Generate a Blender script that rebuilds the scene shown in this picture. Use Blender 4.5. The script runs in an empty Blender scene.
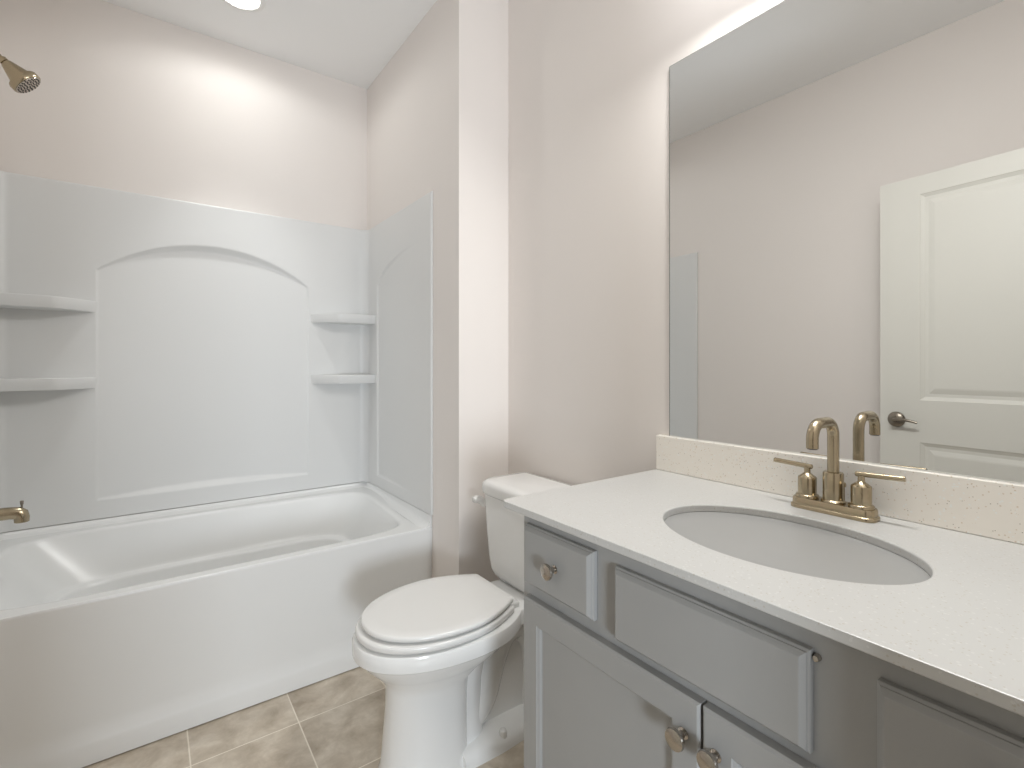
import bpy, bmesh, math, random
from mathutils import Vector, Matrix
random.seed(4)
PI = math.pi
S = bpy.context.scene
COL = S.collection

# ------------------------------------------------------------------ camera, world, lights, exposure
cam = bpy.data.cameras.new('camera')
cam.sensor_width = 36.0
cam.lens = 493.78 / 1024 * 36.0
cam.shift_y = -18.96 / 1024
cam.clip_start = 0.02
co = bpy.data.objects.new('camera', cam)
co.location = (0, 0, 1.2)
co.rotation_euler = (PI / 2, 0, -0.6313963)
COL.objects.link(co)
S.camera = co

S.view_settings.view_transform = 'Standard'
S.view_settings.look = 'None'
S.view_settings.gamma = 1.0
S.view_settings.use_curve_mapping = False
S.view_settings.exposure = 0.07
try:
    S.cycles.use_denoising = True
    S.cycles.max_bounces = 10
    S.cycles.diffuse_bounces = 6
    S.cycles.glossy_bounces = 5
    S.cycles.sample_clamp_indirect = 6.0
    S.cycles.caustics_reflective = False
    S.cycles.caustics_refractive = False
except Exception:
    pass

W = bpy.data.worlds.new('World'); S.world = W
W.use_nodes = True
W.node_tree.nodes['Background'].inputs[0].default_value = (1.0, 0.80, 0.60, 1)
W.node_tree.nodes['Background'].inputs[1].default_value = 0.12


def area(name, loc, target, sx, sy, power, colour, spread=180, shape='RECTANGLE'):
    l = bpy.data.lights.new(name, 'AREA')
    l.shape = shape; l.size = sx
    if shape in ('RECTANGLE', 'ELLIPSE'): l.size_y = sy
    l.energy = power; l.color = colour
    l.spread = math.radians(spread)
    o = bpy.data.objects.new(name, l)
    o.location = loc
    d = Vector(target) - Vector(loc)
    o.rotation_euler = d.to_track_quat('-Z', 'Y').to_euler()
    COL.objects.link(o)
    return o

def bulb(name, loc, radius, power, colour):
    l = bpy.data.lights.new(name, 'POINT')
    l.energy = power; l.color = colour; l.shadow_soft_size = radius
    o = bpy.data.objects.new(name, l); o.location = loc
    COL.objects.link(o)
    return o


# recessed lamp over the tub, bar lamp above the mirror, daylight from the hall window behind the doorway
_l = bulb('recessed_lamp', (0.305, 2.36, 2.735), 0.055, 5.4, (0.97, 1.0, 0.99)).data
_l.type = 'SPOT'
_l = bpy.data.lights['recessed_lamp']; _l.spot_size = math.radians(172); _l.spot_blend = 0.35
_l = bulb('recessed_lamp_beam', (0.305, 2.36, 2.735), 0.055, 22.0, (0.97, 1.0, 0.99)).data
_l.type = 'SPOT'
_l = bpy.data.lights['recessed_lamp_beam']; _l.spot_size = math.radians(66); _l.spot_blend = 0.8
for _y in (0.20, 0.44, 0.68):
    bulb('mirror_bar_lamp', (1.02, _y, 2.35), 0.07, 1.7, (0.95, 0.97, 1.0))
area('mirror_bar_shade', (1.08, 0.44, 2.24), (0.40, 0.50, 1.35), 0.60, 0.14, 13.5, (1.0, 1.0, 0.97), 170)
area('hall_window_daylight', (-0.40, -1.75, 0.90), (0.35, 0.4, 0.75), 0.45, 0.60, 45.0, (0.84, 0.92, 1.0), 170)


# ------------------------------------------------------------------ materials
def mat(name, colour, rough=0.5, metal=0.0, coat=0.0, bump=0.0, bscale=200.0, var=0.0, vscale=6.0, spec=0.5):
    m = bpy.data.materials.new(name); m.use_nodes = True
    nt = m.node_tree; b = nt.nodes['Principled BSDF']
    b.inputs['Roughness'].default_value = rough
    b.inputs['Metallic'].default_value = metal
    b.inputs['Specular IOR Level'].default_value = spec
    if coat:
        b.inputs['Coat Weight'].default_value = coat
        b.inputs['Coat Roughness'].default_value = 0.04
    tc = nt.nodes.new('ShaderNodeTexCoord')
    n = nt.nodes.new('ShaderNodeTexNoise'); n.inputs['Scale'].default_value = vscale
    n.inputs['Detail'].default_value = 3
    nt.links.new(tc.outputs['Object'], n.inputs['Vector'])
    r = nt.nodes.new('ShaderNodeValToRGB')
    lo = [c * (1 - var) for c in colour]; hi = [min(1, c * (1 + var)) for c in colour]
    r.color_ramp.elements[0].position = 0.3; r.color_ramp.elements[0].color = (*lo, 1)
    r.color_ramp.elements[1].position = 0.7; r.color_ramp.elements[1].color = (*hi, 1)
    nt.links.new(n.outputs['Fac'], r.inputs['Fac'])
    nt.links.new(r.outputs['Color'], b.inputs['Base Color'])
    if bump:
        n2 = nt.nodes.new('ShaderNodeTexNoise'); n2.inputs['Scale'].default_value = bscale
        nt.links.new(tc.outputs['Object'], n2.inputs['Vector'])
        bp = nt.nodes.new('ShaderNodeBump'); bp.inputs['Strength'].default_value = bump
        bp.inputs['Distance'].default_value = 0.002
        nt.links.new(n2.outputs['Fac'], bp.inputs['Height'])
        nt.links.new(bp.outputs['Normal'], b.inputs['Normal'])
    return m


def emis(name, colour, strength):
    m = bpy.data.materials.new(name); m.use_nodes = True
    b = m.node_tree.nodes['Principled BSDF']
    b.inputs['Base Color'].default_value = (*colour, 1)
    b.inputs['Emission Color'].default_value = (*colour, 1)
    b.inputs['Emission Strength'].default_value = strength
    return m


def quartz(name, base, fleck, amount):
    m = bpy.data.materials.new(name); m.use_nodes = True
    nt = m.node_tree; b = nt.nodes['Principled BSDF']
    b.inputs['Roughness'].default_value = 0.30
    tc = nt.nodes.new('ShaderNodeTexCoord')
    prev = None
    base_n = nt.nodes.new('ShaderNodeRGB'); base_n.outputs[0].default_value = (*base, 1)
    prev = base_n.outputs[0]
    for sc, col, th in ((300, fleck, amount), (420, (0.46, 0.42, 0.36), amount * 0.3), (220, tuple(min(0.9, c * 1.10) for c in base), amount * 1.6)):
        v = nt.nodes.new('ShaderNodeTexVoronoi'); v.inputs['Scale'].default_value = sc
        nt.links.new(tc.outputs['Object'], v.inputs['Vector'])
        w = nt.nodes.new('ShaderNodeTexWhiteNoise'); nt.links.new(v.outputs['Color'], w.inputs['Vector'])
        lt = nt.nodes.new('ShaderNodeMath'); lt.operation = 'LESS_THAN'; lt.inputs[1].default_value = th
        nt.links.new(w.outputs['Value'], lt.inputs[0])
        d = nt.nodes.new('ShaderNodeMath'); d.operation = 'LESS_THAN'; d.inputs[1].default_value = 0.42
        nt.links.new(v.outputs['Distance'], d.inputs[0])
        mu = nt.nodes.new('ShaderNodeMath'); mu.operation = 'MULTIPLY'
        nt.links.new(lt.outputs[0], mu.inputs[0]); nt.links.new(d.outputs[0], mu.inputs[1])
        mx = nt.nodes.new('ShaderNodeMix'); mx.data_type = 'RGBA'
        nt.links.new(mu.outputs[0], mx.inputs['Factor'])
        nt.links.new(prev, mx.inputs['A']); mx.inputs['B'].default_value = (*col, 1)
        prev = mx.outputs['Result']
    nt.links.new(prev, b.inputs['Base Color'])
    return m


def tile_material():
    m = bpy.data.materials.new('beige_stone_tile'); m.use_nodes = True
    nt = m.node_tree; b = nt.nodes['Principled BSDF']
    N = nt.nodes.new; L = nt.links.new
    tc = N('ShaderNodeTexCoord'); sp = N('ShaderNodeSeparateXYZ'); L(tc.outputs['Object'], sp.inputs[0])

    def math_(op, a, bb=None, clamp=False):
        n = N('ShaderNodeMath'); n.operation = op; n.use_clamp = clamp
        for i, q in enumerate((a, bb)):
            if q is None: continue
            if isinstance(q, (int, float)): n.inputs[i].default_value = q
            else: L(q, n.inputs[i])
        return n.outputs[0]
    edges = []; ids = []
    for out, off, size in ((sp.outputs['X'], 0.096, 0.305), (sp.outputs['Y'], 1.7605, 0.305)):
        t = math_('DIVIDE', math_('SUBTRACT', out, off), size)
        ids.append(math_('FLOOR', t))
        fr = math_('FRACT', t)
        e = math_('MINIMUM', fr, math_('SUBTRACT', 1.0, fr))
        edges.append(e)
    e = math_('MINIMUM', edges[0], edges[1])
    grout = math_('LESS_THAN', e, 0.0065)
    cid = N('ShaderNodeCombineXYZ'); L(ids[0], cid.inputs[0]); L(ids[1], cid.inputs[1])
    wn = N('ShaderNodeTexWhiteNoise'); L(cid.outputs[0], wn.inputs['Vector'])
    off = N('ShaderNodeVectorMath'); off.operation = 'SCALE'; L(wn.outputs['Color'], off.inputs[0]); off.inputs['Scale'].default_value = 20
    add = N('ShaderNodeVectorMath'); add.operation = 'ADD'; L(tc.outputs['Object'], add.inputs[0]); L(off.outputs[0], add.inputs[1])
    n1 = N('ShaderNodeTexNoise'); n1.inputs['Scale'].default_value = 11; n1.inputs['Detail'].default_value = 9; n1.inputs['Roughness'].default_value = 0.62
    n1.inputs['Distortion'].default_value = 0.25
    L(add.outputs[0], n1.inputs['Vector'])
    rp = N('ShaderNodeValToRGB')
    rp.color_ramp.elements[0].position = 0.28; rp.color_ramp.elements[0].color = (0.36, 0.298, 0.228, 1)
    rp.color_ramp.elements[1].position = 0.72; rp.color_ramp.elements[1].color = (0.69, 0.625, 0.53, 1)
    el = rp.color_ramp.elements.new(0.5); el.color = (0.515, 0.447, 0.36, 1)
    L(n1.outputs['Fac'], rp.inputs['Fac'])
    mx = N('ShaderNodeMix'); mx.data_type = 'RGBA'
    L(grout, mx.inputs['Factor']); L(rp.outputs['Color'], mx.inputs['A']); mx.inputs['B'].default_value = (0.76, 0.70, 0.60, 1)
    L(mx.outputs['Result'], b.inputs['Base Color'])
    b.inputs['Roughness'].default_value = 0.42
    bp = N('ShaderNodeBump'); bp.inputs['Strength'].default_value = 0.4; bp.inputs['Distance'].default_value = 0.002
    L(math_('SUBTRACT', 1.0, grout), bp.inputs['Height']); L(bp.outputs['Normal'], b.inputs['Normal'])
    return m


M = dict(
    wall=mat('wall_paint', (0.775, 0.732, 0.70), 0.85, bump=0.05, bscale=350),
    ceil=mat('ceiling_paint', (0.86, 0.86, 0.855), 0.9, bump=0.08, bscale=300),
    acrylic=mat('white_acrylic', (0.74, 0.745, 0.74), 0.26, spec=0.5),
    panel=mat('white_wall_acrylic', (0.71, 0.713, 0.708), 0.36, spec=0.35),
    china=mat('white_china', (0.82, 0.82, 0.81), 0.1),
    basin=mat('white_vitreous_basin', (0.91, 0.91, 0.90), 0.12),
    seat=mat('white_plastic', (0.76, 0.755, 0.74), 0.2),
    cab=mat('grey_cabinet_paint', (0.335, 0.335, 0.33), 0.32, var=0.02),
    cabin=mat('cabinet_gap', (0.10, 0.10, 0.105), 0.7),
    quartz=quartz('white_quartz_dimmed', (0.56, 0.558, 0.545), (0.50, 0.48, 0.44), 0.06),  # same stone as the backsplash, colour darkened to offset strong lamp light
    splash=quartz('quartz_warm_lit', (0.89, 0.85, 0.785), (0.72, 0.63, 0.52), 0.06),  # countertop stone again, with warm lamp light put into a lighter colour
    bronze=mat('champagne_bronze', (0.43, 0.36, 0.25), 0.24, 1.0),
    nickel=mat('satin_nickel', (0.48, 0.44, 0.39), 0.22, 1.0),
    pewter=mat('aged_nickel', (0.27, 0.24, 0.20), 0.32, 1.0),
    door=mat('white_door_paint', (0.72, 0.71, 0.66), 0.45),
    mirror=mat('mirror_silver', (0.80, 0.805, 0.80), 0.0, 1.0),
    medge=mat('mirror_edge', (0.10, 0.12, 0.11), 0.25),
    white=mat('white_trim', (0.8, 0.8, 0.79), 0.4),
    dark=mat('dark_nozzle', (0.05, 0.045, 0.04), 0.6),
    lens=emis('lamp_lens', (1.0, 0.96, 0.90), 18.0),
    tile=tile_material(),
)

# ------------------------------------------------------------------ builders
WLOC = {}


def thing(name, label, cat, loc):
    o = bpy.data.objects.new(name, None); COL.objects.link(o)
    o.location = loc; o.empty_display_size = 0.05
    o['label'] = label; o['category'] = cat
    WLOC[o.name] = Vector(loc)
    return o


def obj(name, bm, m, parent=None, smooth=35, loc=None, bevel=0.0, segs=2):
    """One mesh object; bm holds world coordinates."""
    base = WLOC[parent.name] if parent else Vector(loc or (0, 0, 0))
    for v in bm.verts: v.co -= base
    me = bpy.data.meshes.new(name)
    bm.to_mesh(me); bm.free()
    me.materials.append(m)
    if smooth:
        for p in me.polygons: p.use_smooth = True
    o = bpy.data.objects.new(name, me); COL.objects.link(o)
    if parent: o.parent = parent
    else: o.location = base
    WLOC[o.name] = base
    if bevel:
        b = o.modifiers.new('bevel', 'BEVEL'); b.width = bevel; b.segments = segs
        b.limit_method = 'ANGLE'; b.angle_limit = math.radians(40)
        b.harden_normals = False
    if smooth:
        try:
            me.set_sharp_from_angle(angle=math.radians(smooth))
        except Exception:
            pass
    return o


def struct(o):
    o['kind'] = 'structure'
    return o


def tag(o, label, cat):
    o['label'] = label; o['category'] = cat
    return o


def NB(): return bmesh.new()


def box(bm, x0, y0, z0, x1, y1, z1):
    vs = [bm.verts.new(c) for c in ((x0, y0, z0), (x1, y0, z0), (x1, y1, z0), (x0, y1, z0), (x0, y0, z1), (x1, y0, z1), (x1, y1, z1), (x0, y1, z1))]
    for f in ((3, 2, 1, 0), (4, 5, 6, 7), (0, 1, 5, 4), (1, 2, 6, 5), (2, 3, 7, 6), (3, 0, 4, 7)):
        bm.faces.new([vs[i] for i in f])
    return vs


def loft(bm, rings, cap0=True, cap1=True, closed=True):
    """rings: lists of equal numbers of points."""
    R = [[bm.verts.new(p) for p in r] for r in rings]
    n = len(R[0])
    for a, b in zip(R, R[1:]):
        for i in range(n if closed else n - 1):
            j = (i + 1) % n
            bm.faces.new((a[i], a[j], b[j], b[i]))
    if cap0: bm.faces.new(list(reversed(R[0])))
    if cap1: bm.faces.new(R[-1])
    return R


def fin(bm):
    bmesh.ops.recalc_face_normals(bm, faces=bm.faces[:])
    return bm


def lathe(bm, origin, axis, profile, n=32):
    """profile: (radius, distance along the axis)."""
    axis = Vector(axis).normalized(); o = Vector(origin)
    u = axis.orthogonal().normalized(); v = axis.cross(u)
    rings = []
    for r, h in profile:
        r = max(r, 1e-5)
        rings.append([o + axis * h + (u * math.cos(2 * PI * k / n) + v * math.sin(2 * PI * k / n)) * r for k in range(n)])
    loft(bm, rings)


def tube(bm, pts, radii, n=20):
    pts = [Vector(p) for p in pts]
    if not isinstance(radii, (list, tuple)): radii = [radii] * len(pts)
    T = []
    for i in range(len(pts)):
        a = pts[max(0, i - 1)]; b = pts[min(len(pts) - 1, i + 1)]
        T.append((b - a).normalized())
    u = T[0].orthogonal().normalized()
    rings = []
    for i, p in enumerate(pts):
        u = (u - T[i] * u.dot(T[i])).normalized(); v = T[i].cross(u)
        rings.append([p + (u * math.cos(2 * PI * k / n) + v * math.sin(2 * PI * k / n)) * radii[i] for k in range(n)])
    loft(bm, rings)


def smooth_path(pts, n=8):
    """Catmull-Rom through pts."""
    P = [Vector(p) for p in pts]; out = []
    for i in range(len(P) - 1):
        a = P[max(0, i - 1)]; b = P[i]; c = P[i + 1]; d = P[min(len(P) - 1, i + 2)]
        for k in range(n):
            t = k / n
            out.append(0.5 * ((2 * b) + (c - a) * t + (2 * a - 5 * b + 4 * c - d) * t * t + (3 * b - a - 3 * c + d) * t ** 3))
    out.append(P[-1])
    return out


def sstep(a, b, x):
    t = min(1, max(0, (x - a) / (b - a)))
    return t * t * (3 - 2 * t)


# ------------------------------------------------------------------ dimensions
XW = 1.2313            # vanity wall
XL = -0.4921           # opposite wall
XR = 0.9780            # tub end panel
YA = 1.938             # apron
YB = 2.718             # tub back panel
YW = 1.7103            # face of the short wing wall
ZC = 2.7626            # ceiling
ZRIM = 0.4967
ZP = 1.955
ZT, ZTB = 0.8904, 0.8747
XC, YC = 0.6496, 0.9325
XF = 0.6826            # face frame
WB = YB + 0.026        # wall behind the back panel
WR = XR + 0.011
WLT = XL - 0.012

# ------------------------------------------------------------------ the room
b = NB(); box(b, -0.75, -0.5, -0.10, 1.45, 2.95, 0.0)
struct(obj('floor', b, M['tile'], smooth=0))
b = NB(); box(b, -0.75, -0.15, ZC, 1.45, 2.95, ZC + 0.1)
struct(obj('ceiling', b, M['ceil'], smooth=0))
b = NB(); box(b, WLT - 0.12, -0.03, 0, WLT, WB + 0.12, ZC)
struct(obj('wall_left', b, M['wall'], smooth=0))
b = NB(); box(b, WLT, WB, 0, WR, WB + 0.12, ZC)
struct(obj('wall_back', b, M['wall'], smooth=0))
b = NB(); box(b, WR, YW, 0, XW + 0.12, WB + 0.12, ZC)
struct(obj('wall_wing', b, M['wall'], smooth=0))
b = NB(); box(b, XW, -0.03, 0, XW + 0.12, YW, ZC)
struct(obj('wall_right', b, M['wall'], smooth=0))
DX0, DX1, DZ = -0.245, 0.50, 2.06  # unseen doorway, narrowed so its jamb's shadow falls on the cabinet front
b = NB()
loft(b, [[(x, y, z) for x, z in ((WLT - 0.12, 0), (DX0, 0), (DX0, DZ), (DX1, DZ), (DX1, 0), (XW + 0.12, 0), (XW + 0.12, ZC), (WLT - 0.12, ZC))] for y in (-0.14, -0.03)])
struct(obj('wall_front', fin(b), M['wall'], smooth=0))
b = NB()
box(b, XW - 0.013, 0.90, 0, XW, YW, 0.085)
struct(obj('baseboard_right', b, M['white'], smooth=0, bevel=0.003))
b = NB()
box(b, WLT, 0.10, 0, WLT + 0.013, YA - 0.01, 0.085)
struct(obj('baseboard_left', b, M['white'], smooth=0, bevel=0.003))

# ------------------------------------------------------------------ tub surround: one profile run round the alcove, cut into three panels
FR = 0.045


def path_at(s):
    """s along left panel, corner, back panel, corner, right panel -> (x, y, outward normal x, y)."""
    L1 = YB - FR - YA; A = PI / 2 * FR; L2 = XR - XL - 2 * FR
    if s <= L1: return XL, YA + s, -1.0, 0.0
    s -= L1
    if s <= A:
        a = s / FR
        return XL + FR - FR * math.cos(a), YB - FR + FR * math.sin(a), -math.cos(a), math.sin(a)
    s -= A
    if s <= L2: return XL + FR + s, YB, 0.0, 1.0
    s -= L2
    if s <= A:
        a = s / FR
        return XR - FR + FR * math.sin(a), YB - FR + FR * math.cos(a), math.sin(a), math.cos(a)
    s -= A
    return XR, YB - FR - s, 1.0, 0.0


L1 = YB - FR - YA; AL = PI / 2 * FR; L2 = XR - XL - 2 * FR
LT = 2 * L1 + 2 * AL + L2


def smin(a, b_, k):
    if a <= 0 or b_ <= 0: return 0.0
    h = max(k - abs(a - b_), 0.0) / k
    return max(0.0, min(a, b_) - h * h * k * 0.25)


def arch_back(x, z):
    x0, x1, z0 = -0.186, 0.666, 0.628
    c, R = 0.24, 0.664
    d = x - c
    if abs(d) >= 0.44: return 0.0
    zt = 1.759 - (R - math.sqrt(R * R - d * d)); sl = d / math.sqrt(R * R - d * d)
    # the ledge at the foot is a sloping bevel; the crown and the jambs are short bevels
    u = abs(d) / 0.426
    deep = 0.0035 + 0.018 * max(0, 1 - u * u)
    # crisp bevels of about 45 degrees all round, shallower towards the jambs
    e = min((x - x0) * 0.9, (x1 - x) * 0.9, (zt - z) / math.sqrt(1 + sl * sl) * 0.9, (z - z0) * 0.85)
    return smin(deep, max(0.0, e), 0.0025)


def arch_end(y, z):
    yi, z0 = 2.5655, 0.606
    d = y - 2.05
    fade = sstep(2.06, 2.50, y)
    if fade <= 0: return 0.0
    q = max(0.0, 1 - (d / 0.53) ** 2)
    zt = 1.592 + 0.166 * math.sqrt(q)
    sl = 0.166 * d / 0.28 / max(0.25, math.sqrt(q))
    e = min((yi - y) * 0.9, (zt - z) / math.sqrt(1 + sl * sl) * 0.9, (z - z0) * 0.8)
    return smin(0.0085 * fade, max(0.0, e), 0.0015)


def depth(s, z):
    x, y, nx, ny = path_at(s)
    if L1 + AL < s < L1 + AL + L2: return arch_back(x, z)
    if s <= L1 or s >= L1 + 2 * AL + L2: return arch_end(y, z)
    return 0.0


def panel(s0, s1, ns, front0, front1, out=0.0105):
    b = NB(); z0 = 0.550
    zs = [z0 + (ZP - 0.008 - z0) * k / 330 for k in range(331)]
    top = [(ZP - 0.004, 0.001), (ZP - 0.001, 0.004), (ZP, 0.008)]
    cols = []

    def col(s, d0=0.0, fwd=0.0):
        x, y, nx, ny = path_at(s)
        c = [(x + nx * max(d0, depth(s, z)), y + ny * max(d0, depth(s, z)) - fwd, z) for z in zs]
        c += [(x + nx * max(d0, d), y + ny * max(d0, d) - fwd, z) for z, d in top]
        o = out if s0 + 0.02 < s < s1 - 0.02 else 0.0105
        if max(abs(nx), abs(ny)) < 0.9999: o = 0.0105
        c += [(x + nx * o, y + ny * o - fwd, ZP), (x + nx * o, y + ny * o - fwd, z0)]
        return c
    for k in range(ns + 1):
        cols.append(col(s0 + (s1 - s0) * k / ns))
    if front0: cols = [col(s0, 0.006, 0.0055), col(s0, 0.002, 0.0045)] + cols
    if front1: cols = cols + [col(s1, 0.002, 0.0045), col(s1, 0.006, 0.0055)]
    loft(b, cols)
    return fin(b)


sur = thing('tub_surround', 'glossy white three-sided shower wall with arched recesses above the bathtub', 'shower wall', (0.245, 2.70, 0.54))
obj('side_panel', panel(0, L1, 120, True, False), M['panel'], sur, smooth=60)
obj('back_panel', panel(L1, L1 + 2 * AL + L2, 420, False, False, 0.0245), M['panel'], sur, smooth=60)
obj('side_panel', panel(L1 + 2 * AL + L2, LT, 180, False, True), M['panel'], sur, smooth=60)


def corner_shelf(side, z, th=0.046):
    """Corner shelf: front edge leaves the back panel, sweeps out, then runs to the end panel."""
    b = NB()
    if side < 0: xw, xi, sg = XL - 0.004, -0.184, 1
    else: xw, xi, sg = XR + 0.004, 0.676, -1
    dep = 0.125
    L = abs(xi - xw)
    front = []
    for k in range(25):
        t = k / 24
        x = xi + (xw - xi) * t
        d = dep * (1 - (1 - min(1, t / 0.40)) ** 1.35) if t < 0.40 else dep + 0.012 * ((t - 0.40) / 0.60)
        front.append((x, YB - d))

    def ring(inset, zz):
        pts = [(x, min(YB + 0.004, y + inset)) for x, y in front] + [(xw, YB + 0.004)]
        return [(x, y, zz) for x, y in pts]
    loft(b, [ring(0.014, z - th), ring(0.010, z - th + 0.001), ring(0.008, z - th + 0.004), ring(0.0005, z - 0.004), ring(0.001, z - 0.0012), ring(0.003, z)])
    return fin(b)


for side in (-1, 1):
    for z in (1.468, 1.148):
        obj('corner_shelf', corner_shelf(side, z), M['panel'], sur, smooth=30)

# ------------------------------------------------------------------ bathtub
tub = thing('bathtub', 'white alcove bathtub with a plain apron beside the toilet', 'bathtub', (0.245, 2.328, 0))
NT = 128
CX, CY, AX, AY = 0.238, 2.318, 0.677, 0.327


def sup(a, ax, ay, n=6.0):
    c, s_ = math.cos(a), math.sin(a)
    return (math.copysign(abs(c) ** (2 / n), c) * ax, math.copysign(abs(s_) ** (2 / n), s_) * ay)


# even angular steps on the superellipse
ang = []
for k in range(NT):
    a = 2 * PI * k / NT
    ang.append(a)


def zd(y): return ZRIM + 0.030 * sstep(2.0, 2.66, y)


def ringT(dx, dyb, dz, z=None, n=6.0, dyf=None):
    pts = []
    for a in ang:
        x, y = sup(a, AX - dx, AY, n)
        d = dyb if y > 0 else (dyf if dyf is not None else dyb)
        y = y * (AY - d) / AY
        X, Y = CX + x, CY + y
        pts.append((X, Y, zd(Y) - dz if z is None else z))
    return pts


def ringR(inset, z=None):
    pts = []
    for a in ang:
        x, y = sup(a, AX, AY, 6.0)
        # project on the outer rectangle
        X0, X1, Y0, Y1 = XL + inset, XR - inset, YA + inset, YB - inset * 0.2
        t = 9
        if x > 1e-6: t = min(t, (X1 - CX) / x)
        if x < -1e-6: t = min(t, (X0 - CX) / x)
        if y > 1e-6: t = min(t, (Y1 - CY) / y)
        if y < -1e-6: t = min(t, (Y0 - CY) / y)
        X, Y = CX + x * t, CY + y * t
        pts.append((X, Y, zd(Y) if z is None else z))
    return pts


b = NB()
rings = [ringR(0.02, 0.40), ringR(0.02, ZRIM - 0.02), ringR(0.0012, None), ringR(0.0045, None), ringR(0.0065, None), ringR(0.012, None),
         ringT(-0.020, -0.018, 0.0), ringT(-0.014, -0.012, 0.0), ringT(-0.008, -0.007, 0.0006), ringT(-0.002, -0.002, 0.003), ringT(0.003, 0.002, 0.007), ringT(0.007, 0.005, 0.013), ringT(0.011, 0.008, 0.024),
         ringT(0.125, 0.068, 0, 0.365, 4.6), ringT(0.129, 0.071, 0, 0.354, 4.6), ringT(0.136, 0.076, 0, 0.349, 4.6), ringT(0.158, 0.092, 0, 0.347, 4.5), ringT(0.164, 0.097, 0, 0.343, 4.5), ringT(0.168, 0.100, 0, 0.334, 4.5),
         ringT(0.205, 0.130, 0, 0.20, 4.5), ringT(0.24, 0.165, 0, 0.13, 4), ringT(0.30, 0.21, 0, 0.11, 4)]
rings[2] = [(x, y, z - 0.0025) for x, y, z in rings[2]]
loft(b, rings, cap0=False)
# cove that climbs the three walls to the foot of the surround
prof = [(0.030, None), (0.016, 0.005), (0.006, 0.018), (0.002, 0.03), (0.0, 0.0)]


def cove(bm):
    run = [(XL, YA + 0.004), (XL, YB), (XR, YB), (XR, YA + 0.004)]
    rings_ = []
    inw = [(1, 0), (1, -1), (-1, -1), (-1, 0)]
    for (x, y), (ix, iy) in zip(run, inw):
        zb = zd(y)
        rr = []
        for d, h in ((0.040, -0.002), (0.020, 0.002), (0.006, 0.010), (0.001, 0.020), (-0.003, 0.547 - zb), (-0.010, 0.547 - zb), (-0.010, -0.06)):
            rr.append((x + ix * d, y + iy * d, zb + h))
        rings_.append(rr)
    loft(bm, rings_)


cove(b)
obj('basin', fin(b), M['acrylic'], tub, smooth=50)
b = NB()
ap = [(YA + 0.03, ZRIM - 0.010), (YA + 0.0012, ZRIM - 0.0030), (YA, ZRIM - 0.006), (YA + 0.0002, ZRIM - 0.012), (YA + 0.001, ZRIM - 0.03), (YA + 0.004, 0.38), (YA + 0.008, 0.25), (YA + 0.010, 0.125), (YA + 0.009, 0.100), (YA + 0.0025, 0.070),
      (YA, 0.060), (YA, 0.004), (YA + 0.03, 0.004)]
loft(b, [[(x, y, z) for y, z in ap] for x in (WLT + 0.001, WR - 0.001)])
obj('apron', fin(b), M['acrylic'], tub, smooth=50)
b = NB(); lathe(b, (-0.2, 2.32, 0.108), (0, 0, 1), [(0.0, 0), (0.034, 0), (0.034, 0.004), (0.026, 0.007), (0.0, 0.007)])
obj('drain', fin(b), M['bronze'], tub)

# ------------------------------------------------------------------ shower head, spout, ceiling lamp
sh = thing('shower_head', 'brushed bronze shower head on an arm high above the bathtub', 'shower head', (XL, 2.36, 2.28))
b = NB(); lathe(b, (WLT, 2.36, 2.285), (1, 0, 0), [(0.0, 0), (0.032, 0), (0.031, 0.006), (0.02, 0.012), (0.012, 0.014), (0.0, 0.014)])
obj('flange', fin(b), M['bronze'], sh)
b = NB(); tube(b, smooth_path([(WLT + 0.004, 2.36, 2.285), (-0.465, 2.36, 2.280), (-0.43, 2.36, 2.256), (-0.402, 2.36, 2.227)], 6), 0.0085)
obj('arm', fin(b), M['bronze'], sh)
ax = Vector((0.066, 0, -0.068)).normalized(); neck = Vector((-0.406, 2.36, 2.232))
b = NB(); lathe(b, neck, ax, [(0.0, -0.004), (0.010, -0.004), (0.013, 0.0), (0.013, 0.010), (0.010, 0.012), (0.015, 0.014), (0.017, 0.018), (0.034, 0.066), (0.0355, 0.070), (0.044, 0.071), (0.0455, 0.074), (0.0455, 0.090), (0.043, 0.093), (0.0, 0.093)], 40)
obj('head', fin(b), M['bronze'], sh, smooth=40)
b = NB(); u = Vector((0, 1, 0)); v = ax.cross(u)
fc = neck + ax * 0.0932
lathe(b, fc, ax, [(0.0, 0), (0.0415, 0), (0.041, 0.0015), (0.0, 0.0025)], 40)
plate = obj('spray_face', fin(b), M['nickel'], sh)
b = NB()
for r, n in ((0.008, 5), (0.017, 10), (0.026, 15), (0.035, 20)):
    for k in range(n):
        a = 2 * PI * k / n + r * 40
        lathe(b, fc + ax * 0.001 + (u * math.cos(a) + v * math.sin(a)) * r, ax, [(0.0, 0), (0.0024, 0), (0.0018, 0.003), (0.0, 0.003)], 8)
o = obj('nozzles', fin(b), M['dark'], plate); o['kind'] = 'stuff'

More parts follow.
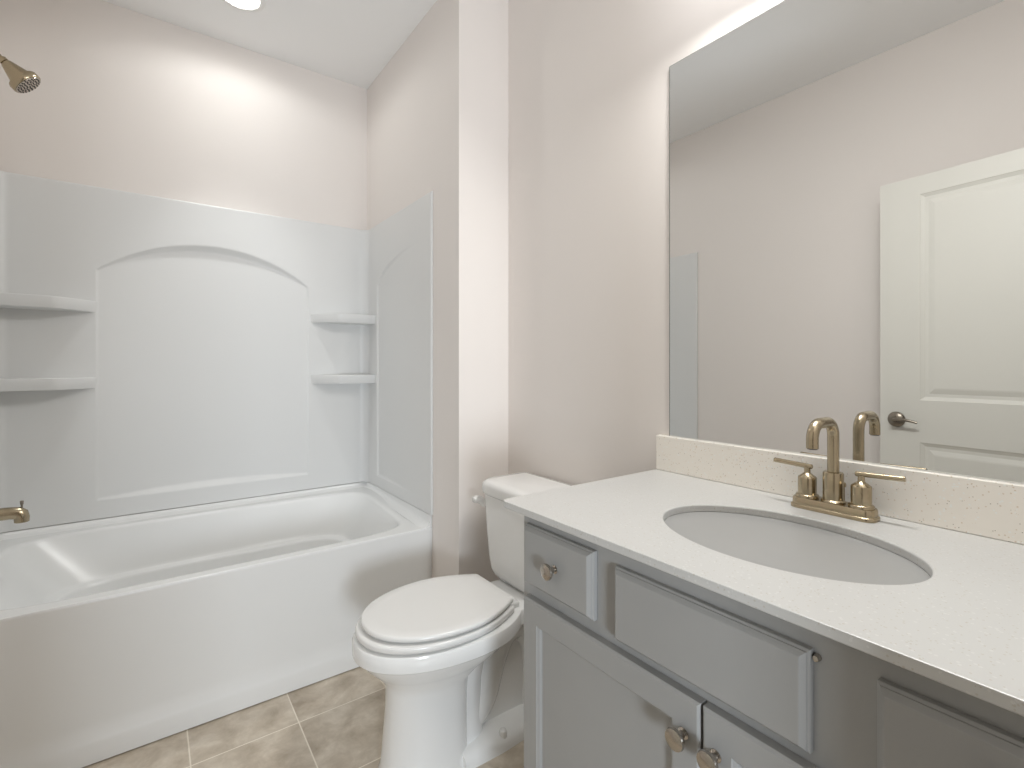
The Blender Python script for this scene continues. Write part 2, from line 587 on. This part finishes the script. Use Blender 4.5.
sp = thing('tub_spout', 'brushed bronze tub spout low on the wall above the bathtub rim', 'faucet', (XL, 2.36, 0.70))
b = NB()
rings = []
for px, pz, ang_, ry, rz in ((XL - 0.002, 0.697, 0, 0.026, 0.026), (-0.478, 0.697, 0, 0.026, 0.026), (-0.474, 0.697, 0, 0.0205, 0.022), (-0.42, 0.6965, 0, 0.020, 0.0215), (-0.385, 0.696, 0, 0.020, 0.0205),
                           (-0.367, 0.693, 22, 0.020, 0.0215), (-0.359, 0.686, 50, 0.0195, 0.022), (-0.3575, 0.676, 80, 0.019, 0.0205), (-0.3575, 0.663, 90, 0.0185, 0.0195), (-0.3575, 0.6615, 90, 0.016, 0.017)):
    a = math.radians(ang_)
    up = Vector((math.sin(a), 0, math.cos(a)))
    rings.append([Vector((px, 2.36, pz)) + Vector((0, 1, 0)) * ry * math.cos(2 * PI * k / 28) + up * rz * math.sin(2 * PI * k / 28) for k in range(28)])
loft(b, rings)
obj('spout', fin(b), M['bronze'], sp, smooth=45)
b = NB(); lathe(b, (-0.3575, 2.36, 0.711), (0, 0, 1), [(0.0, 0), (0.003, 0), (0.003, 0.010), (0.0045, 0.011), (0.005, 0.022), (0.004, 0.024), (0.0, 0.024)], 20)
obj('diverter_knob', fin(b), M['pewter'], sp)

cl = thing('ceiling_light', 'round white recessed ceiling lamp glowing above the bathtub', 'light', (0.305, 2.36, ZC))
b = NB(); lathe(b, (0.305, 2.36, ZC + 0.002), (0, 0, -1), [(0.072, 0.0), (0.096, 0.0), (0.096, 0.005), (0.090, 0.009), (0.076, 0.011), (0.072, 0.008), (0.072, 0.0)], 48)
obj('trim_ring', fin(b), M['white'], cl)
b = NB(); lathe(b, (0.305, 2.36, ZC - 0.001), (0, 0, -1), [(0.0, 0), (0.074, 0), (0.074, 0.004), (0.05, 0.006), (0.0, 0.0065)], 48)
obj('lens', fin(b), M['lens'], cl)

# ------------------------------------------------------------------ toilet
YT = 1.372
tl = thing('toilet', 'white two-piece toilet with closed lid between bathtub and grey vanity', 'toilet', (0.85, YT, 0))


def egg(xf, xb, hw, z, n=80, back=0.62, tail=3.2):
    """Elongated outline: nose at xf, tail at xb, half width hw; `back` = relative half width of the tail."""
    pts = []
    xm = xf + (xb - xf) * 0.56
    for k in range(n):
        a = 2 * PI * k / n
        c, s_ = math.cos(a), math.sin(a)
        if c > 0:            # front half towards -x
            x = xm - (xm - xf) * abs(c) ** (2 / 2.1); y = hw * math.copysign(abs(s_) ** (2 / 2.1), s_)
        elif tail < 6:
            cc = abs(c) ** (2 / tail)
            x = xm + (xb - xm) * cc
            w = hw * (1 - (1 - back) * ((x - xm) / (xb - xm)) ** 2)
            y = w * math.copysign(abs(s_) ** (2 / tail), s_)
        else:                # straight rear edge with small corners
            t = 1 - abs(s_); t = (math.acos(min(1, abs(s_)))) / (PI / 2); rc_ = 0.014
            W = lambda q: hw * (1 - (1 - back) * ((q - xm) / (xb - xm)) ** 2)
            if t < 0.62: x = xm + (xb - rc_ - xm) * t / 0.62; y = W(x)
            elif t < 0.86:
                a_ = (t - 0.62) / 0.24 * PI / 2; x = xb - rc_ + rc_ * math.sin(a_); y = W(xb - rc_) - rc_ + rc_ * math.cos(a_)
            else: x = xb; y = (W(xb - rc_) - rc_) * (1 - (t - 0.86) / 0.14)
            y = math.copysign(y, s_)
        pts.append((x, YT + y, z))
    return pts


egg_ = egg

# bowl: rim band, belly and front column in one lofted body
b = NB()
loft(b, [
    egg(0.534, 0.80, 0.112, 0.0, back=0.92), egg(0.534, 0.80, 0.112, 0.012, back=0.92), egg(0.541, 0.795, 0.107, 0.03, back=0.92),
    egg(0.548, 0.795, 0.102, 0.12, back=0.92), egg(0.555, 0.795, 0.100, 0.20, back=0.92), egg(0.555, 0.80, 0.102, 0.255, back=0.92),
    egg(0.545, 0.85, 0.114, 0.284, back=0.8), egg(0.515, 0.90, 0.142, 0.315, back=0.72), egg(0.490, 0.95, 0.165, 0.341, back=0.62), egg(0.475, 0.98, 0.177, 0.361, back=0.6), egg(0.468, 1.0, 0.1815, 0.369, back=0.58),
    egg(0.460, 1.01, 0.187, 0.372, back=0.58), egg(0.459, 1.01, 0.188, 0.385, back=0.58), egg(0.459, 1.01, 0.188, 0.408, back=0.58), egg(0.463, 1.01, 0.185, 0.4145, back=0.58), egg(0.471, 1.005, 0.178, 0.417, back=0.58)])
# rear deck that carries the tank
dk = []
for z, g in ((0.335, -0.05), (0.36, -0.012), (0.372, 0.0), (0.408, 0.0), (0.416, -0.004), (0.4185, -0.010)):
    dk.append([(0.90, YT - 0.118 - g, z), (1.0, YT - 0.118 - g, z), (1.17 + g, YT - 0.112 - g, z), (1.185 + g, YT - 0.09, z), (1.185 + g, YT + 0.09, z), (1.17 + g, YT + 0.112 + g, z), (1.0, YT + 0.118 + g, z), (0.90, YT + 0.118 + g, z)])
loft(b, dk)
# narrower stem behind the front column, then the trapway
loft(b, [egg(0.62, 0.865, 0.080, 0.0, back=0.85), egg(0.62, 0.865, 0.072, 0.10, back=0.85), egg(0.62, 0.862, 0.068, 0.20, back=0.85), egg(0.62, 0.875, 0.078, 0.28, back=0.85), egg(0.60, 0.92, 0.105, 0.345, back=0.8)])
tp = smooth_path([(0.82, YT, 0.075), (0.865, YT, 0.125), (0.905, YT, 0.215), (0.955, YT, 0.300), (1.015, YT, 0.322), (1.062, YT, 0.275), (1.075, YT, 0.17), (1.07, YT, 0.01)], 6)
tube(b, tp, [0.058 + 0.004 * math.sin(i * 0.3) for i in range(len(tp))], 24)
# web under the deck
loft(b, [[(0.86, YT - 0.028, z), (1.10, YT - 0.028, z), (1.10, YT + 0.028, z), (0.86, YT + 0.028, z)] for z in (0.03, 0.38)])
# foot flange
fl = []
for z, g in ((0.0, 0.0), (0.02, -0.002), (0.034, -0.012), (0.042, -0.03)):
    fl.append([(0.75, YT - 0.120 - g, z), (0.88, YT - 0.124 - g, z), (0.98, YT - 0.118 - g, z), (1.08, YT - 0.085 - g * .6, z), (1.11 + g, YT - 0.05, z), (1.11 + g, YT + 0.05, z), (1.08, YT + 0.085 + g * .6, z), (0.98, YT + 0.118 + g, z), (0.88, YT + 0.124 + g, z), (0.75, YT + 0.120 + g, z)])
loft(b, fl)
bowl = obj('bowl', fin(b), M['china'], tl, smooth=40)
for sg in (-1, 1):
    b = NB(); lathe(b, (0.895, YT + sg * 0.100, 0.030), (0, 0, 1), [(0.0, 0), (0.0135, 0), (0.0135, 0.010), (0.011, 0.021), (0.006, 0.025), (0.0, 0.0255)], 24)
    obj('bolt_cap', fin(b), M['seat'], bowl)


def slab(xf, xb, hw, z0, z1, back, r=0.006, dome=0.0):
    egg = lambda *a, **k: egg_(*a, tail=9.0, **k)
    b = NB()
    R = [egg(xf + r, xb - r * .6, hw - r, z0, back=back), egg(xf + r * .3, xb, hw - r * .3, z0 + r * .3, back=back), egg(xf, xb, hw, z0 + r, back=back), egg(xf, xb, hw, z1 - r, back=back),
         egg(xf + r * .3, xb, hw - r * .3, z1 - r * .3, back=back), egg(xf + r, xb - r * .6, hw - r, z1, back=back)]
    if dome:
        for f in (0.85, 0.6, 0.3):
            xm = xf + (xb - xf) * 0.56
            R.append([(xm + (x - xm) * f, YT + (y - YT) * f, z1 + dome * (1 - f * f)) for x, y, z in egg(xf + r, xb - r * .6, hw - r, z1, back=back)])
    loft(b, R)
    return fin(b)


seat = obj('seat', slab(0.469, 0.925, 0.182, 0.4215, 0.4415, 0.66, 0.006), M['seat'], tl, smooth=60)
obj('lid', slab(0.485, 0.930, 0.179, 0.4485, 0.4640, 0.60, 0.0060, 0.003), M['seat'], tl, smooth=60)
for sg in (-1, 1):
    b = NB(); box(b, 0.922, YT + sg * 0.075 - 0.022, 0.414, 0.965, YT + sg * 0.075 + 0.022, 0.436)
    obj('seat_hinge', b, M['seat'], tl, smooth=35, bevel=0.006, segs=3)


def tank_ring(xf, xb, hw, z, r=0.04, n=6):
    pts = []
    for cx, cy, a0 in ((xf + r, YT - hw + r, PI), (xb - 0.015, YT - hw + 0.015, 1.5 * PI), (xb - 0.015, YT + hw - 0.015, 0), (xf + r, YT + hw - r, 0.5 * PI)):
        rr = r if cx < xb - 0.05 else 0.015
        for k in range(n + 1):
            a = a0 + PI / 2 * k / n
            pts.append((cx + rr * math.cos(a), cy + rr * math.sin(a), z))
    # slight bow of the front
    return [(x - 0.010 * max(0, 1 - ((y - YT) / hw) ** 2) * (1 if x < xf + r + 0.001 else 0), y, z) for x, y, z in pts]


b = NB()
loft(b, [tank_ring(1.040, 1.195, 0.130, 0.4185), tank_ring(1.028, 1.200, 0.150, 0.424), tank_ring(1.020, 1.203, 0.163, 0.436), tank_ring(1.014, 1.204, 0.171, 0.455), tank_ring(1.010, 1.205, 0.178, 0.50), tank_ring(1.006, 1.206, 0.188, 0.60), tank_ring(1.003, 1.207, 0.197, 0.725)])
obj('tank', fin(b), M['china'], tl, smooth=50)
b = NB()
loft(b, [tank_ring(0.996, 1.210, 0.199, 0.7245, r=0.062), tank_ring(0.990, 1.213, 0.204, 0.730, r=0.062), tank_ring(0.988, 1.214, 0.206, 0.738, r=0.062), tank_ring(0.988, 1.214, 0.206, 0.758, r=0.062), tank_ring(0.992, 1.213, 0.202, 0.7675, r=0.062), tank_ring(1.001, 1.208, 0.194, 0.773, r=0.062), tank_ring(1.03, 1.19, 0.165, 0.7755, r=0.062)])
obj('tank_lid', fin(b), M['china'], tl, smooth=50)
b = NB()
lathe(b, (1.026, YT + 0.180, 0.680), (-0.45, 1, 0), [(0.0, 0), (0.0155, 0.002), (0.0155, 0.010), (0.011, 0.016), (0.0, 0.017)], 20)
tube(b, smooth_path([(1.016, YT + 0.188, 0.672), (1.010, YT + 0.196, 0.684), (1.000, YT + 0.202, 0.693), (0.986, YT + 0.204, 0.696), (0.974, YT + 0.203, 0.693)], 6), [0.011 + 0.0035 * math.sin(PI * i / 24) for i in range(24)] + [0.007], 16)
obj('trip_lever', fin(b), M['seat'], tl, smooth=60)

# ------------------------------------------------------------------ vanity cabinet
CY1, CY0 = 0.8874, -0.024
va = thing('vanity_cabinet', 'grey painted vanity cabinet with drawers and doors under the white countertop', 'cabinet', (0.95, 0.43, 0))
b = NB()
box(b, XF, CY0, 0.10, XW - 0.001, CY1, ZTB)
box(b, XF + 0.07, CY0, 0.0, XW - 0.001, CY1, 0.10)
# scribe strip of the toe kick
obj('carcass', b, M['cab'], va, smooth=0, bevel=0.0015)
FX = XF - 0.020


def front_slab(name, y0, y1, z0, z1):
    """Drawer front: flat face, a stepped chamfer round it."""
    b = NB()

    def r(x, i): return [(x, y0 + i, z0 + i), (x, y1 - i, z0 + i), (x, y1 - i, z1 - i), (x, y0 + i, z1 - i)]
    loft(b, [r(XF - 0.0005, 0.0), r(XF - 0.009, 0.0), r(XF - 0.0115, 0.003), r(XF - 0.0135, 0.0035), r(FX + 0.0005, 0.0095), r(FX, 0.011)])
    return obj(name, fin(b), M['cab'], va, smooth=0, bevel=0.0008)


def knob(parent, y, z, x0=None):
    b = NB(); lathe(b, (FX if x0 is None else x0, y, z), (-1, 0, 0), [(0.0, -0.001), (0.009, -0.001), (0.009, 0.001), (0.0055, 0.003), (0.0052, 0.012), (0.0075, 0.0155), (0.0155, 0.018), (0.0165, 0.021), (0.0155, 0.0245), (0.011, 0.0265), (0.0, 0.027)], 32)
    return obj('knob', fin(b), M['nickel'], parent, smooth=50)


d1 = front_slab('drawer', 0.659, 0.868, 0.7175, 0.8485); knob(d1, 0.7600, 0.784)
ff = front_slab('false_front', 0.281, 0.607, 0.7075, 0.8395)
b = NB(); lathe(b, (XF, 0.2765, 0.830), (-1, 0, 0), [(0.0, 0), (0.0048, 0), (0.0048, 0.004), (0.0035, 0.008), (0.0, 0.009)], 20)
obj('bumper', fin(b), M['nickel'], ff)
d2 = front_slab('drawer', 0.003, 0.2105, 0.7065, 0.8385); knob(d2, 0.110, 0.784)


def cab_door(y0, y1, z0, z1, st, ky):
    b = NB()

    def r(x, i): return [(x, y0 + i, z0 + i), (x, y1 - i, z0 + i), (x, y1 - i, z1 - i), (x, y0 + i, z1 - i)]
    loft(b, [r(XF - 0.0005, 0.0), r(FX + 0.004, 0.0), r(FX, 0.004), r(FX, st), r(FX + 0.002, st + 0.001), r(FX + 0.005, st + 0.006), r(FX + 0.0095, st + 0.0075), r(FX + 0.0105, st + 0.010)])
    o = obj('door', fin(b), M['cab'], va, smooth=0, bevel=0.0006)
    knob(o, ky, 0.632)
    return o


cab_door(0.4315, 0.866, 0.115, 0.691, 0.047, 0.459)
cab_door(-0.003, 0.4275, 0.115, 0.691, 0.047, 0.4045)

# ------------------------------------------------------------------ countertop, backsplash, sink, mirror
SX, SY, EA, EB = 0.9177, 0.4394, 0.1567, 0.2174
b = NB(); n = 96; rc = 0.016
outer = []
X0, X1, Y0, Y1 = XC, XW - 0.0008, -0.0295, YC
for k in range(n):
    a = 2 * PI * k / n
    c, s_ = math.cos(a), math.sin(a)
    t = 9
    if c > 1e-6: t = min(t, (X1 - SX) / c)
    if c < -1e-6: t = min(t, (X0 - SX) / c)
    if s_ > 1e-6: t = min(t, (Y1 - SY) / s_)
    if s_ < -1e-6: t = min(t, (Y0 - SY) / s_)
    outer.append([SX + c * t, SY + s_ * t])
# move the nearest samples onto the four corners; round the free front corner
for cx, cy in ((X1, Y1), (X0, Y0), (X1, Y0)):
    i = min(range(n), key=lambda q: (outer[q][0] - cx) ** 2 + (outer[q][1] - cy) ** 2); outer[i] = [cx, cy]
i = min(range(n), key=lambda q: (outer[q][0] - X0) ** 2 + (outer[q][1] - Y1) ** 2)
outer[i] = [X0 + rc * 0.293, Y1 - rc * 0.293]; outer[i - 1] = [X0 + rc, Y1]; outer[i + 1] = [X0, Y1 - rc]
hole = [[SX + EA * math.cos(2 * PI * k / n), SY + EB * math.sin(2 * PI * k / n)] for k in range(n)]
rg = lambda P, z: [(x, y, z) for x, y in P]
rgi = lambda e, z: [(SX + (EA + e) * math.cos(2 * PI * k / n), SY + (EB + e) * math.sin(2 * PI * k / n), z) for k in range(n)]


def shrink(P, d): return [[min(max(x, X0 + d), X1), min(max(y, Y0), Y1 - d)] for x, y in P]


R = [rg(outer, ZTB + 0.002), rg(outer, ZT - 0.0012), rg(shrink(outer, 0.0003), ZT - 0.0004), rg(shrink(outer, 0.0012), ZT), rgi(0.003, ZT), rgi(0.0008, ZT - 0.001), rgi(0, ZT - 0.003), rgi(0, ZTB + 0.001), rgi(0.002, ZTB), rg(shrink(outer, 0.002), ZTB), rg(outer, ZTB + 0.002)]
loft(b, R, False, False)
bmesh.ops.remove_doubles(b, verts=b.verts[:], dist=1e-6)
tag(obj('countertop', fin(b), M['quartz'], loc=(0.94, 0.43, ZTB), smooth=12), 'speckled white quartz vanity countertop with an oval sink opening', 'countertop')
b = NB(); box(b, XW - 0.0208, -0.0285, ZT + 0.0003, XW - 0.0008, YC - 0.001, 0.9925)
tag(obj('backsplash', b, M['splash'], loc=(XW - 0.01, 0.43, ZT), smooth=30, bevel=0.002, segs=2), 'low speckled quartz backsplash strip, coloured as warmly lit, under the mirror', 'backsplash')

sk = thing('sink', 'white oval undermount sink basin set into the countertop', 'sink', (SX, SY, 0.74))
b = NB()


def er(f, z, dx=0.0): return [(SX + dx + EA * f * math.cos(2 * PI * k / 72), SY + EB * f * math.sin(2 * PI * k / 72), z) for k in range(72)]


E0 = lambda e, z: [(SX + (EA + e) * math.cos(2 * PI * k / 72), SY + (EB + e) * math.sin(2 * PI * k / 72), z) for k in range(72)]
loft(b, [E0(0.022, ZTB - 0.0005), E0(0.006, ZTB - 0.0005), E0(0.003, ZTB - 0.004), E0(0.0, ZTB - 0.012), er(0.965, ZTB - 0.035), er(0.90, ZTB - 0.064), er(0.80, ZTB - 0.092), er(0.67, ZTB - 0.114), er(0.50, ZTB - 0.130), er(0.3, ZTB - 0.138), er(0.12, ZTB - 0.141)], False, True)
ob = obj('basin', fin(b), M['basin'], sk, smooth=60)
b = NB(); lathe(b, (SX, SY, ZTB - 0.1405), (0, 0, 1), [(0.0, 0), (0.023, 0), (0.023, 0.002), (0.019, 0.004), (0.012, 0.003), (0.0, 0.006)], 32)
obj('drain', fin(b), M['bronze'], sk)

mi = thing('mirror', 'large frameless wall mirror above the backsplash reflecting a white door', 'mirror', (XW, 0.43, 0.9925))
b = NB(); box(b, XW - 0.0055, -0.0285, 0.9932, XW - 0.0006, 0.8952 - 0.0015, 2.074 - 0.001)
obj('glass', b, M['mirror'], mi, smooth=0)
b = NB(); box(b, XW - 0.0056, 0.8952 - 0.0015, 0.9932, XW - 0.0006, 0.8952, 2.074)
box(b, XW - 0.0056, -0.0285, 2.073, XW - 0.0006, 0.8952 - 0.0015, 2.074)
obj('edge', b, M['medge'], mi, smooth=0)

# ------------------------------------------------------------------ faucet
FX0, FY0, FZ = 1.158, SY, ZT
fa = thing('faucet', 'champagne bronze two-handle bathroom faucet behind the oval sink', 'faucet', (FX0, FY0, FZ))


def stad(hx, hy, z, n=10):
    pts = []
    r = hx * 0.72
    for cx, cy, a0 in ((hx - r, hy - r, 0), (-hx + r, hy - r, PI / 2), (-hx + r, -hy + r, PI), (hx - r, -hy + r, 1.5 * PI)):
        for k in range(n + 1):
            a = a0 + PI / 2 * k / n
            pts.append((FX0 + cx + r * math.cos(a), FY0 + cy + r * math.sin(a), z))
    return pts


b = NB()
loft(b, [stad(0.0275, 0.0800, FZ + 0.0003), stad(0.0275, 0.0800, FZ + 0.006), stad(0.0265, 0.0790, FZ + 0.0075), stad(0.0245, 0.0770, FZ + 0.0085), stad(0.0240, 0.0765, FZ + 0.020), stad(0.0225, 0.0750, FZ + 0.0225)])
obj('base_plate', fin(b), M['bronze'], fa, smooth=40)
zb = FZ + 0.0222
b = NB(); lathe(b, (FX0, FY0, zb), (0, 0, 1), [(0.0, 0), (0.0225, 0), (0.0225, 0.003), (0.0205, 0.005), (0.0190, 0.006), (0.0190, 0.060), (0.0178, 0.0625), (0.013, 0.0635), (0.0, 0.064)], 40)
obj('spout_body', fin(b), M['bronze'], fa, smooth=40)
b = NB()
pts = [(FX0, FY0, zb + 0.060), (FX0, FY0, 1.051)]
r = 0.031; zt = 1.079
for k in range(1, 9):
    a = PI / 2 * k / 8
    pts.append((FX0 - r + r * math.cos(a), FY0, 1.051 + r * math.sin(a)))
xe = 1.060
for k in range(0, 9):
    a = PI / 2 + PI / 2 * k / 8
    pts.append((xe + r + r * math.cos(a), FY0, 1.051 + r * math.sin(a)))
pts += [(xe, FY0, 1.040), (xe, FY0, 1.0345)]
tube(b, pts, [0.0110] * (len(pts)), 28)
sp_ = obj('spout', fin(b), M['bronze'], fa, smooth=40)
b = NB(); lathe(b, (xe, FY0, 1.0347), (0, 0, -1), [(0.0, 0), (0.0095, 0), (0.009, 0.002), (0.0, 0.002)], 24)
obj('aerator', fin(b), M['dark'], sp_)
b = NB(); tube(b, [(FX0 + 0.020, FY0 - 0.012, zb + 0.0), (FX0 + 0.020, FY0 - 0.012, zb + 0.03)], 0.0025, 12)
lathe(b, (FX0 + 0.020, FY0 - 0.012, zb + 0.03), (0, 0, 1), [(0.0, 0), (0.0045, 0.001), (0.005, 0.006), (0.0035, 0.010), (0.0, 0.011)], 16)
obj('lift_rod', fin(b), M['bronze'], fa)
for sg in (-1, 1):
    y = FY0 + sg * 0.0508
    b = NB(); lathe(b, (FX0, y, zb), (0, 0, 1), [(0.0, 0), (0.0225, 0), (0.0225, 0.0045), (0.0210, 0.0065), (0.0180, 0.0075), (0.0180, 0.042), (0.0172, 0.0440), (0.0080, 0.0512), (0.0062, 0.053), (0.0062, 0.065), (0.0, 0.065)], 36)
    h = obj('handle', fin(b), M['bronze'], fa, smooth=40)
    b = NB()
    d = Vector((0.04, sg, 0.035)).normalized()
    p0 = Vector((FX0, y, zb + 0.0670)) - d * 0.0100
    tube(b, [p0, p0 + d * 0.001, p0 + d * 0.081, p0 + d * 0.082], [0.0043, 0.0052, 0.0052, 0.0043], 20)
    obj('lever', fin(b), M['bronze'], h, smooth=40)

# ------------------------------------------------------------------ door standing open in the room (seen in the mirror)
hin = Vector((-0.2370, 0.047, 0.0)); lat = Vector((-0.3177, 0.8529, 0.0))
du = (lat - hin).normalized(); LW = (lat - hin).length
dn = Vector((du.y, -du.x, 0))       # towards the vanity
if dn.x < 0: dn = -dn


def DP(u_, d, z): 
    p = hin + du * u_ + dn * d
    return (p.x, p.y, z)


b = NB(); Z0, Z1 = 0.010, 2.040
us = [0, 0.153, LW - 0.153, LW]; zs = [Z0, 0.25, 0.857, 1.044, 1.958, Z1]
grid = [[b.verts.new(DP(u_, 0, z)) for z in zs] for u_ in us]
back = [[b.verts.new(DP(u_, -0.035, z)) for z in zs] for u_ in us]
for i in range(3):
    for j in range(5):
        b.faces.new((back[i][j], back[i + 1][j], back[i + 1][j + 1], back[i][j + 1]))
        if i == 1 and j in (1, 3): continue
        b.faces.new((grid[i][j], grid[i][j + 1], grid[i + 1][j + 1], grid[i + 1][j]))
for i in range(3):
    b.faces.new((grid[i][0], grid[i + 1][0], back[i + 1][0], back[i][0])); b.faces.new((grid[i][5], back[i][5], back[i + 1][5], grid[i + 1][5]))
for j in range(5):
    b.faces.new((grid[0][j], back[0][j], back[0][j + 1], grid[0][j + 1])); b.faces.new((grid[3][j], grid[3][j + 1], back[3][j + 1], back[3][j]))
for j in (1, 3):
    prev = [grid[1][j], grid[2][j], grid[2][j + 1], grid[1][j + 1]]
    for ins, dep in ((0.004, 0.003), (0.016, 0.009), (0.030, 0.0095), (0.048, 0.004), (0.054, 0.003)):
        cur = [b.verts.new(DP(us[1] + ins, -dep, zs[j] + ins)), b.verts.new(DP(us[2] - ins, -dep, zs[j] + ins)), b.verts.new(DP(us[2] - ins, -dep, zs[j + 1] - ins)), b.verts.new(DP(us[1] + ins, -dep, zs[j + 1] - ins))]
        for k in range(4): b.faces.new((prev[k], prev[(k + 1) % 4], cur[(k + 1) % 4], cur[k]))
        prev = cur
    b.faces.new(prev)
dr = struct(obj('door_1', fin(b), M['door'], loc=(-0.28, 0.45, 0.01), smooth=0, bevel=0.0012))
b = NB()
ku = LW - 0.066; kz = 0.9516
hb = Vector(DP(ku, 0, kz))
lathe(b, hb, dn, [(0.0, -0.0005), (0.034, -0.0005), (0.035, 0.003), (0.033, 0.007), (0.027, 0.012), (0.013, 0.016), (0.011, 0.040), (0.009, 0.046), (0.0, 0.046)], 32)
tube(b, smooth_path([hb + dn * 0.040, hb + dn * 0.044 - du * 0.02 + Vector((0, 0, 0.003)), hb + dn * 0.045 - du * 0.055 + Vector((0, 0, 0.002)), hb + dn * 0.040 - du * 0.092 + Vector((0, 0, -0.006))], 8),
     [0.0085 - 0.00015 * i for i in range(25)], 16)
obj('door_handle', fin(b), M['pewter'], dr, smooth=60)
